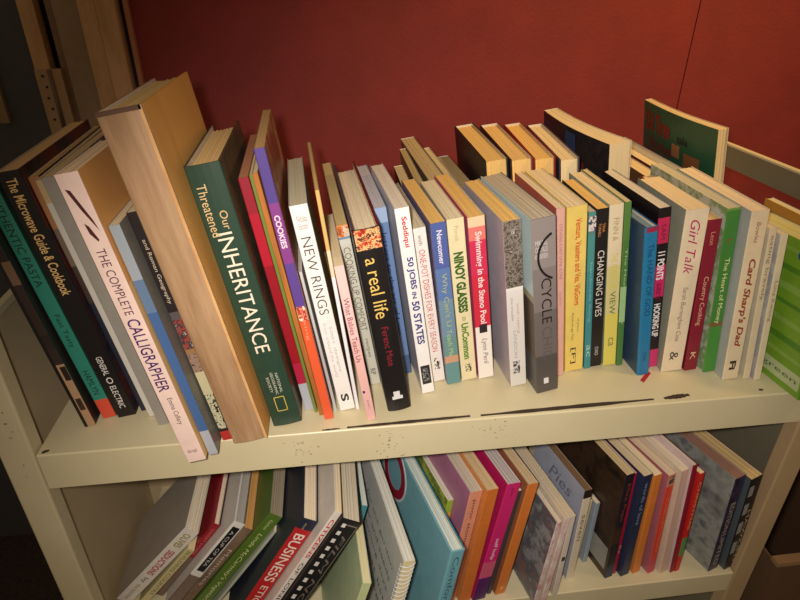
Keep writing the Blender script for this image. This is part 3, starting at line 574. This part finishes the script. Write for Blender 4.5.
book('points', PB, 'black book with pink and white 11 POINTS lettering behind the blue clothbound book', F, ('bands', [(0, (200, 50, 110)), (.1, (30, 22, 24)), (.42, (196, 36, 96)), (.62, (26, 20, 22)), (.76, (190, 40, 84)), (.93, (26, 20, 22))], .198), left=(24, 18, 20), right=(30, 40, 34), pages=PALE,
     txt=[('11 POINTS', .29, .47, .5, .62, (232, 226, 222), {'b': .03}), ('GUIDE TO', .49, .60, .5, .4, (110, 20, 50), {'b': .03}), ('HOOKING UP', .62, .82, .5, .6, (232, 226, 222), {'b': .03}), ('SAM', .11, .21, .5, .4, (120, 20, 50), {'n': 'author'})])
book('girl', PB, 'cream book with magenta Girl Talk script on its spine', F, (226, 208, 176), left=(150, 150, 130), right=(214, 196, 160), pages=(240, 214, 164),
     txt=[('Girl Talk', .07, .42, .48, .42, (176, 44, 96), {'i': .35}), ('Sarah Burningham Case', .50, .83, .5, .28, (130, 110, 96), {'i': .25, 'n': 'author'}), ('&', .89, .94, .5, .4, (60, 52, 46), {'n': 'publisher_mark'})])
book('country', PB, 'dark red book with pale Country Cooking lettering', F, (132, 28, 46), left=(120, 26, 40), right=(206, 190, 160), pages=(226, 190, 130),
     txt=[('Leon', .09, .18, .5, .32, (214, 150, 120), {'n': 'author'}), ('Country Cooking', .40, .72, .5, .46, (226, 176, 140)), ('K', .89, .935, .5, .4, (226, 190, 150), {'n': 'publisher_mark'})])
book('money', PB, 'green book with pale The Heart of Money lettering', F, ('bands', [(0, (70, 136, 54)), (.26, (120, 90, 50)), (.285, (66, 128, 50)), (.985, (110, 150, 70))], .2), left=('art', [(150, 170, 140), (110, 140, 90), (180, 186, 170)], 60), right=(150, 176, 130), pages=(206, 196, 160),
     txt=[('The Heart of Money', .32, .72, .5, .46, (224, 226, 160)), ('L', .20, .23, .5, .3, (160, 60, 40), {'n': 'publisher_mark'})])
book('card', PB, 'thick cream book with slanted brown outlined lettering near the right end', F, (226, 206, 170), left=(170, 172, 168), right=(216, 200, 166), pages=(236, 212, 168),
     txt=[('Bowles', .07, .20, .5, .24, (150, 96, 70), {'n': 'author', 'i': .2}), ('Card Sharp\'s Dad', .30, .82, .5, .52, (150, 66, 40), {'i': .25, 'b': .03}), ('Fi', .90, .95, .5, .4, (60, 44, 34), {'n': 'publisher_mark', 'b': .04})])
book('cutting', PB, 'slim off-white book with dotted grey lettering right of the brown-lettered cream book', F, (220, 202, 166), left=(206, 196, 170), right=(206, 192, 160), pages=(220, 200, 160), txt=[('eating bravely', .05, .5, .5, .6, (140, 120, 92))])
book('lucy', PB, 'slim cream book with a pale grey left cover beside the bright green book', F, (222, 206, 170), left=('art', [(176, 174, 170), (166, 164, 166), (190, 188, 180)], 40), right=(206, 196, 170), pages=(220, 200, 160), txt=[('Lucy Kwong', .34, .62, .5, .55, (130, 112, 92), {'n': 'author'})])
book('green42', PB, 'bright green book with leaf pattern overhanging the lip at the right end', F, (96, 148, 34), left=(112, 152, 40), pages=(200, 190, 120),
     facepic=[(.1, .99, .06 + .115*i, .085 + .115*i + .01*(i % 3), (78, 126, 34) if i % 2 else (128, 164, 70), 'leaf_stripe') for i in range(7)] + [(.3, .98, .84, .95, (178, 190, 140), 'label')],
     face=[('eliz', .72, .99, .03, .12, (40, 64, 120), {'b': .02}), ('leaf green', .35, .95, .87, .92, (70, 96, 40), {'n': 'author'})])
book('orangeR', PB, 'orange-brown covered book wedged at the far right end behind the bright green book', F, (190, 104, 40), right=(150, 74, 34), pages=(222, 180, 110))
book('creamR', HC, 'dark edged book with cream leaves against the right side rail', F, (50, 56, 44), left=(196, 140, 60), right=(110, 50, 36), pages=(206, 194, 150))

# ---------------------------------------------------------------- upper shelf, back row
K = 'books in the back row of the upper shelf'
book('m1', PB, 'tiny brown book at the left end of the back row', K, (120, 96, 66), left=(60, 44, 36), right=(150, 130, 96), pages=(206, 184, 136), flip=True)
book('m2', PB, 'thin olive-brown book in the back row, second from its left end', K, (120, 104, 74), left=(120, 104, 74), right=(124, 106, 92), pages=(186, 164, 108), flip=True)
book('m3', PB, 'back row book with purplish covers and a white head edge', K, (220, 206, 180), left=(120, 100, 84), right=(124, 108, 104), pages=(200, 176, 126), flip=True)
book('m4', MG, 'slim white magazine leaning in the back row before the hardcovers', K, (214, 200, 164), left=(196, 186, 156), right=(200, 190, 164), pages=(216, 196, 144), flip=True)
book('taupe', PB, 'taupe covered book in front of the four back row hardcovers', K, (112, 94, 66), left=(118, 98, 68), right=(100, 84, 60), pages=(196, 170, 116), flip=True)
book('H1', HC, 'black hardcover with yellow leaves turned to the front, leftmost of four', K, (32, 28, 26), pages=(236, 196, 116), hard=True, flip=True)
book('H2', HC, 'back row hardcover with dark brown boards beside the black one', K, (112, 44, 34), left=(50, 38, 30), pages=(238, 198, 124), hard=True, flip=True)
book('H3', HC, 'back row hardcover with dark red boards, third of four', K, (130, 34, 30), pages=(238, 196, 116), hard=True, flip=True)
book('H4', HC, 'back row hardcover with slate blue boards, rightmost of four', K, (70, 70, 84), left=(60, 56, 66), pages=(236, 214, 166), hard=True, flip=True)
book('P1', PB, 'curling paperback with a dark photographic cover and fanned white leaves', K, (44, 38, 40), left=('art', [(40, 36, 36), (64, 50, 44), (36, 34, 40), (54, 44, 40)], 18), right=(220, 206, 176), pages=(224, 206, 164), flip=True, curl=-.008, fan=.35,
     facepic=[(.46, .60, .03, .17, (58, 78, 116)), (.34, .72, .175, .225, (140, 44, 46)), (.38, .74, .23, .55, ('art', [(84, 82, 90), (60, 56, 62), (40, 36, 40)], 60)), (.02, .14, .04, .6, (56, 52, 78))])
book('rbA', PB, 'thick paperback with cream leaves behind the magenta lettered book', K, (190, 176, 140), left=(70, 40, 34), right=(150, 110, 80), pages=(222, 198, 146), flip=True)
book('rbB', PB, 'thin dark brown covered book in the right half of the back row', K, (110, 60, 44), left=(96, 46, 38), right=(196, 180, 150), pages=(226, 204, 156), flip=True)
book('rbC', HC, 'grey covered book with a navy edge in front of the green cartoonish paperback', K, (150, 146, 134), left=(190, 180, 156), right=(60, 62, 92), pages=(176, 168, 146), flip=True)
book('P2', PB, 'upright green covered paperback with red lettering at the right end of the back row', K, (48, 92, 66), left=(46, 98, 70), right=(210, 196, 160), pages=(220, 196, 146), flip=True, curl=-.006, fan=.25,
     face=[('Old Three', .05, .46, .05, .17, (140, 40, 38), {'b': .03}), ('Stories', .14, .50, .20, .27, (120, 40, 42), {'b': .02}), ('tale', .56, .70, .11, .16, (26, 44, 36), {'b': .03})],
     facepic=[(.50, .60, .175, .25, (176, 120, 80)), (.66, .84, .20, .29, (150, 100, 60)), (.05, .50, .285, .55, ('art', [(90, 40, 46), (50, 36, 44), (120, 70, 70), (40, 34, 40)], 60)), (.50, .90, .30, .6, ('art', [(40, 30, 34), (60, 34, 44), (30, 26, 30)], 40))])

# ---------------------------------------------------------------- lower shelf, left to right
L = 'books on the lower shelf'
book('white1', PB, 'leaning book with white spine, coloured lettering and a grey cover, leftmost on the lower shelf', L, (226, 218, 204), left=(172, 162, 148), right=(200, 190, 170), pages=PALE,
     txt=[('OLIVES', .06, .26, .5, .5, (150, 140, 60), {'b': .02}), ('SEDUCTIONS', .32, .66, .5, .46, (178, 44, 56), {'b': .02}), ('by', .70, .76, .5, .4, (60, 56, 50)), ('the kitchen', .79, .97, .5, .3, (150, 140, 120), {'n': 'author'})])
book('cream2', PB, 'narrow cream spine with olive lettering leaning beside the white spined book', L, (206, 194, 140), left=(190, 180, 130), right=(120, 100, 80), txt=[('BUILDING COUNTRY', .04, .85, .5, .5, (120, 112, 60))])
book('red3', HC, 'leaning crimson book with pale leaves, third from the lower left', L, ('bands', [(0, (120, 96, 84)), (.5, (150, 30, 44))], .15), left=(150, 30, 42), right=(60, 30, 34), pages=(226, 204, 178), hard=True, txt=[('SWEET HOME', .06, .46, .5, .35, (206, 110, 100))])
book('blackwhite4', HC, 'leaning book with a black title panel framed in white', L, ('bands', [(0, (120, 100, 86)), (.34, (226, 220, 210))], .174), left=(220, 214, 204), right=(110, 100, 90), pages=(170, 164, 154), hard=True,
     pic=[(.05, .60, .2, .82, (26, 24, 24), 'title_panel')], txt=[('A CUP OF TEA', .10, .54, .5, .26, (206, 200, 190))])
book('brown5', PB, 'leaning brown spined book left of the green one on the lower shelf', L, ('worn', (130, 104, 80), (96, 72, 56), 60, (1, 1, .4)), left=(150, 140, 120), right=(190, 110, 50), pages=(206, 150, 80), txt=[('Memories', .3, .75, .5, .5, (190, 176, 156))])
book('green7', PB, 'leaning green book with pale vegetarian cookery lettering on the lower shelf', L, (84, 112, 38), left=(76, 106, 40), right=(110, 104, 60), pages=(150, 136, 110),
     txt=[('Kitchen', .06, .17, .5, .28, (190, 196, 130), {'n': 'author'}), ('Linda McCartney\'s Vegetarian', .22, .98, .5, .42, (206, 208, 150), {'i': .2})])
book('pale8', PB, 'leaning pale grey-green book between the green and the red BUSINESS book', L, (176, 180, 158), left=(170, 176, 156), right=(150, 150, 136))
book('business9', HC, 'thick navy headed book with white BUSINESS on a red spine panel, lower shelf', L, ('bands', [(0, (180, 34, 38)), (.91, (34, 38, 54))], .2), left=(36, 40, 54), right=(34, 38, 50), pages=(222, 204, 174), hard=True, txt=[('collected', .025, .085, .4, .14, (180, 160, 110), {'n': 'author'}), ('BUSINESS', .13, .56, .48, .60, (232, 214, 196), {'b': .01}), ('ETIQUETTE', .60, .96, .48, .5, (232, 214, 196))])
book('citizen10', PB, 'leaning white spined book with red lettering next to the film strip book', L, (228, 218, 204), left=(220, 210, 196), right=(206, 190, 90), pages=(226, 206, 170), txt=[('CITIZENS', .06, .36, .5, .55, (200, 60, 60), {'b': .02}), ('OF LONDON', .4, .8, .5, .5, (60, 50, 50))])
book('clap11', HC, 'leaning black book with white film perforations along its spine', L, (30, 27, 27), left=(60, 50, 44), right=(40, 36, 34), pages=(196, 184, 160), hard=True,
     pic=[(.03+.065*i, .06+.065*i, .20, .38, (222, 216, 206), 'film_perforation') for i in range(14)] + [(.04, .90, .90, .93, (120, 112, 104), 'border_line'), (.03, .04, .42, .93, (120, 112, 104), 'border_line')], txt=[('FILM NOIR', .12, .8, .66, .24, (110, 100, 92), {'i': .2})])
book('palegreen12', PB, 'upright book with a pale green cover in the middle left of the lower shelf', L, (196, 206, 150), left=(188, 204, 160), right=(150, 166, 160), pages=(206, 196, 150))
book('teal13', PB, 'teal edged book with a blue cover behind the spiral notebook', L, (70, 140, 146), left=(96, 166, 168), right=(54, 86, 120), pages=(200, 206, 190))
book('spiral14', 'notebook', 'grey notebook with white wire binding and printed lines on its cover', L, (220, 206, 160), left=(196, 196, 184), right=(200, 196, 180), pages=(206, 204, 190), spiral=True, cat='notebook',
     face=[(s, .25, .92, .18+.10*i, .22+.10*i, (96, 92, 88), {'n': 'printed_line'}) for i, s in enumerate(('notes for the garden', 'soil water and seeds', 'spring planting days', 'first harvest list', 'winter storage'))])
book('bigteal16', HC, 'large teal blue hardcover with a pale blue spine in the middle of the lower shelf', L, (112, 166, 176), left=(118, 168, 178), right=(60, 130, 150), pages=(196, 206, 196), hard=True, txt=[('Comfort Garden', .06, .9, .5, .4, (54, 96, 110))])
book('yellow17', MG, 'slim magazine with yellow-green spine right of the large teal hardcover', L, ('bands', [(0, (206, 120, 50)), (.7, (222, 180, 50)), (.84, (160, 180, 60))], .154), left=('art', [(150, 170, 60), (110, 130, 50), (180, 190, 90)], 60), right=(206, 200, 170), pages=(206, 200, 180))
book('poor18', PB, 'salmon spined book with a mauve cover and dark lettering on the lower shelf', L, (226, 150, 120), left=(176, 112, 142), right=(200, 150, 120), pages=(196, 182, 160), txt=[('poor stomach', .08, .60, .5, .36, (84, 60, 56))])
book('orange19', PB, 'plain orange book left of the magenta one on the lower shelf', L, (214, 120, 52), left=(206, 130, 70), right=(206, 110, 50), pages=(206, 176, 130))
book('pink20', PB, 'magenta book fading to purple at its foot on the lower shelf', L, ('bands', [(0, (86, 34, 96)), (.17, (206, 90, 120)), (.3, (206, 40, 110))], .198), left=(176, 26, 84), right=(150, 30, 80), pages=(190, 176, 170), txt=[('self help', .50, .68, .5, .36, (230, 190, 210), {'b': .02}), ('gilles', .04, .12, .5, .25, (150, 24, 70), {'n': 'author'})])
book('dark21', MG, 'very thin charcoal book between the magenta and the orange spines', L, (70, 62, 62), left=(80, 70, 66))
book('orange22', PB, 'orange book with a brown cover and black back edge, right of the magenta one', L, (218, 124, 52), left=(150, 92, 62), right=(44, 40, 44), pages=(200, 172, 130), pic=[(.94, .965, .35, .65, (240, 170, 110), 'publisher_mark')])
book('mag23a', MG, 'white magazine with a grey picture cover, leftmost of three on the lower shelf', L, ('worn', (222, 212, 202), (190, 120, 120), 90, (1, 1, .5)), left=('art', [(120, 124, 124), (150, 146, 142), (90, 92, 96), (130, 100, 96)], 22), pages=(206, 190, 166))
book('mag23b', MG, 'white magazine with faint pink marks, middle of three on the lower shelf', L, ('worn', (224, 212, 200), (196, 140, 136), 80, (1, 1, .4)), left=(206, 190, 166), pages=(206, 186, 156))
book('mag23c', MG, 'white magazine next to the script-covered book, rightmost of three on the lower shelf', L, (220, 206, 190), left=(210, 192, 166), pages=(206, 186, 150), pic=[(.55, .6, .2, .8, (70, 60, 54), 'publisher_mark')])
book('script24', PB, 'pale blue covered book with script lettering and dark top corner', L, ('bands', [(0, (218, 206, 180)), (.9, (44, 30, 24))], .165), left=(166, 170, 184), right=(60, 40, 30), pages=(120, 90, 60), face=[('Pies', .35, .8, .1, .22, (110, 112, 130), {'i': .3}), ('Cakes', .3, .8, .26, .36, (120, 122, 140), {'i': .3})], txt=[('seven', .3, .6, .5, .4, (120, 100, 80))])
book('pocket24b', PB, 'small cream spined book with tiny dark emblems at its foot', L, (222, 204, 164), left=(214, 196, 156), txt=[('Pocket Food', .18, .62, .5, .3, (120, 100, 76))], pic=[(.82, .88, .2, .8, ('art', [(40, 36, 32), (220, 200, 160)], 300), 'publisher_mark')])
book('lightblue25', MG, 'thin light blue spine left of the dark brown photographic book', L, (150, 164, 178), left=(150, 160, 166))
book('brown26', PB, 'dark book with a brown photographic cover and white label patch', L, ('bands', [(0, (40, 54, 80)), (.1, (24, 24, 34)), (.3, (60, 40, 26)), (.45, (30, 26, 36))], .192), left=('art', [(46, 32, 24), (66, 46, 32), (36, 26, 20)], 16), right=(40, 30, 26), pages=(206, 180, 130), txt=[('Eliza Page', .10, .48, .5, .55, (130, 60, 50))], facepic=[(.72, .96, .72, .93, (150, 150, 140), 'label')])
book('crim27', PB, 'thin crimson spine second right of the brown photographic book', L, (168, 24, 56), left=(160, 24, 50), pages=(206, 180, 140), txt=[('Ry', .74, .82, .5, .5, (230, 190, 190))])
book('navy28', PB, 'navy spined book with pale words lettering on the lower shelf', L, (34, 46, 74), left=(40, 50, 76), pages=(214, 190, 150), txt=[('words of love', .08, .52, .5, .42, (130, 150, 176))])
book('orange29', PB, 'plain light orange book right of the navy spined one', L, (222, 132, 52), left=(214, 130, 60), pages=(236, 212, 168))
book('redor30', PB, 'red-orange book with a small brown emblem at its head', L, ('bands', [(0, (206, 60, 90)), (.12, (220, 66, 44)), (.87, (196, 130, 110))], .188), left=(170, 100, 110), pages=(214, 190, 156), txt=[('COLLECTION', .26, .8, .5, .4, (236, 130, 80))], pic=[(.02, .10, .2, .85, ('art', [(120, 80, 60), (70, 44, 40), (190, 150, 110)], 200), 'emblem')])
book('cream31', PB, 'cream and pink spined book left of the crimson bordered one on the lower shelf', L, ('worn', (218, 196, 170), (206, 160, 150), 40, (4, 1, .05)), left=(214, 196, 170), pages=(220, 200, 170))
book('crim32', HC, 'tall crimson edged hardcover with a white picture of text on top', L, (140, 26, 46), left=(214, 190, 186), right=(130, 24, 40), pages=(206, 190, 166), hard=True)
book('red33', PB, 'scarlet spined book with a green foot patch beside the grey photographic cover', L, ('bands', [(0, (206, 40, 34)), (.14, (90, 150, 80)), (.32, (206, 40, 34))], .188), left=(200, 40, 36), txt=[('CHRISTMAS', .1, .6, .5, .5, (240, 180, 120))])
book('purple34', HC, 'dark purple spined book with a misty grey photographic cover', L, ('art', [(44, 38, 66), (66, 54, 84), (36, 32, 50)], 40), left=('art', [(70, 72, 74), (120, 122, 116), (150, 156, 146), (86, 86, 90)], 12), pages=(150, 110, 90), txt=[('EDITION', .30, .62, .5, .42, (190, 180, 160)), ('LIMITED', .64, .95, .5, .42, (190, 180, 160))])
book('black35', HC, 'black book with pale square patches and a red edge, rightmost on the lower shelf', L, (26, 24, 26), left=(80, 90, 94), right=(150, 26, 50), pages=(206, 176, 116), pic=[(.1+.21*i, .22+.21*i, .1, .5, (150, 150, 146), 'square_patch') for i in range(4)], txt=[('HAWKINS', .4, .95, .72, .3, (190, 170, 130))])

def cover_ring(root, key):
    """red ring with a white edge printed on the far upper part of the left cover"""
    w_, h, d = TABLE[key][5:8]
    for nm, r0, r1, rgb, q in (('printed_ring', .022, .033, (150, 26, 46), .0006), ('ring_border',   .033, .036, (196, 204, 206), .0005)):
        bm = bmesh.new(); prev = None
        for i in range(41):
            a = 2*math.pi*i/40; row = [bm.verts.new((-w_/2 - qq, d*.64 + r_*1.1*math.cos(a), h*.80 + r_*math.sin(a))) for r_ in (r0, r1) for qq in (q, -.0002)]
            if prev: bm.faces.new((prev[0], row[0], row[2], prev[2])); bm.faces.new((prev[0], prev[1], row[1], row[0])); bm.faces.new((prev[2], row[2], row[3], prev[3]))
            prev = row
        link(nm, bm, mat(rgb), root)
cover_ring([o for o in bpy.data.objects if o.get('label', '').startswith('large teal blue hardcover')][0], 'bigteal16')
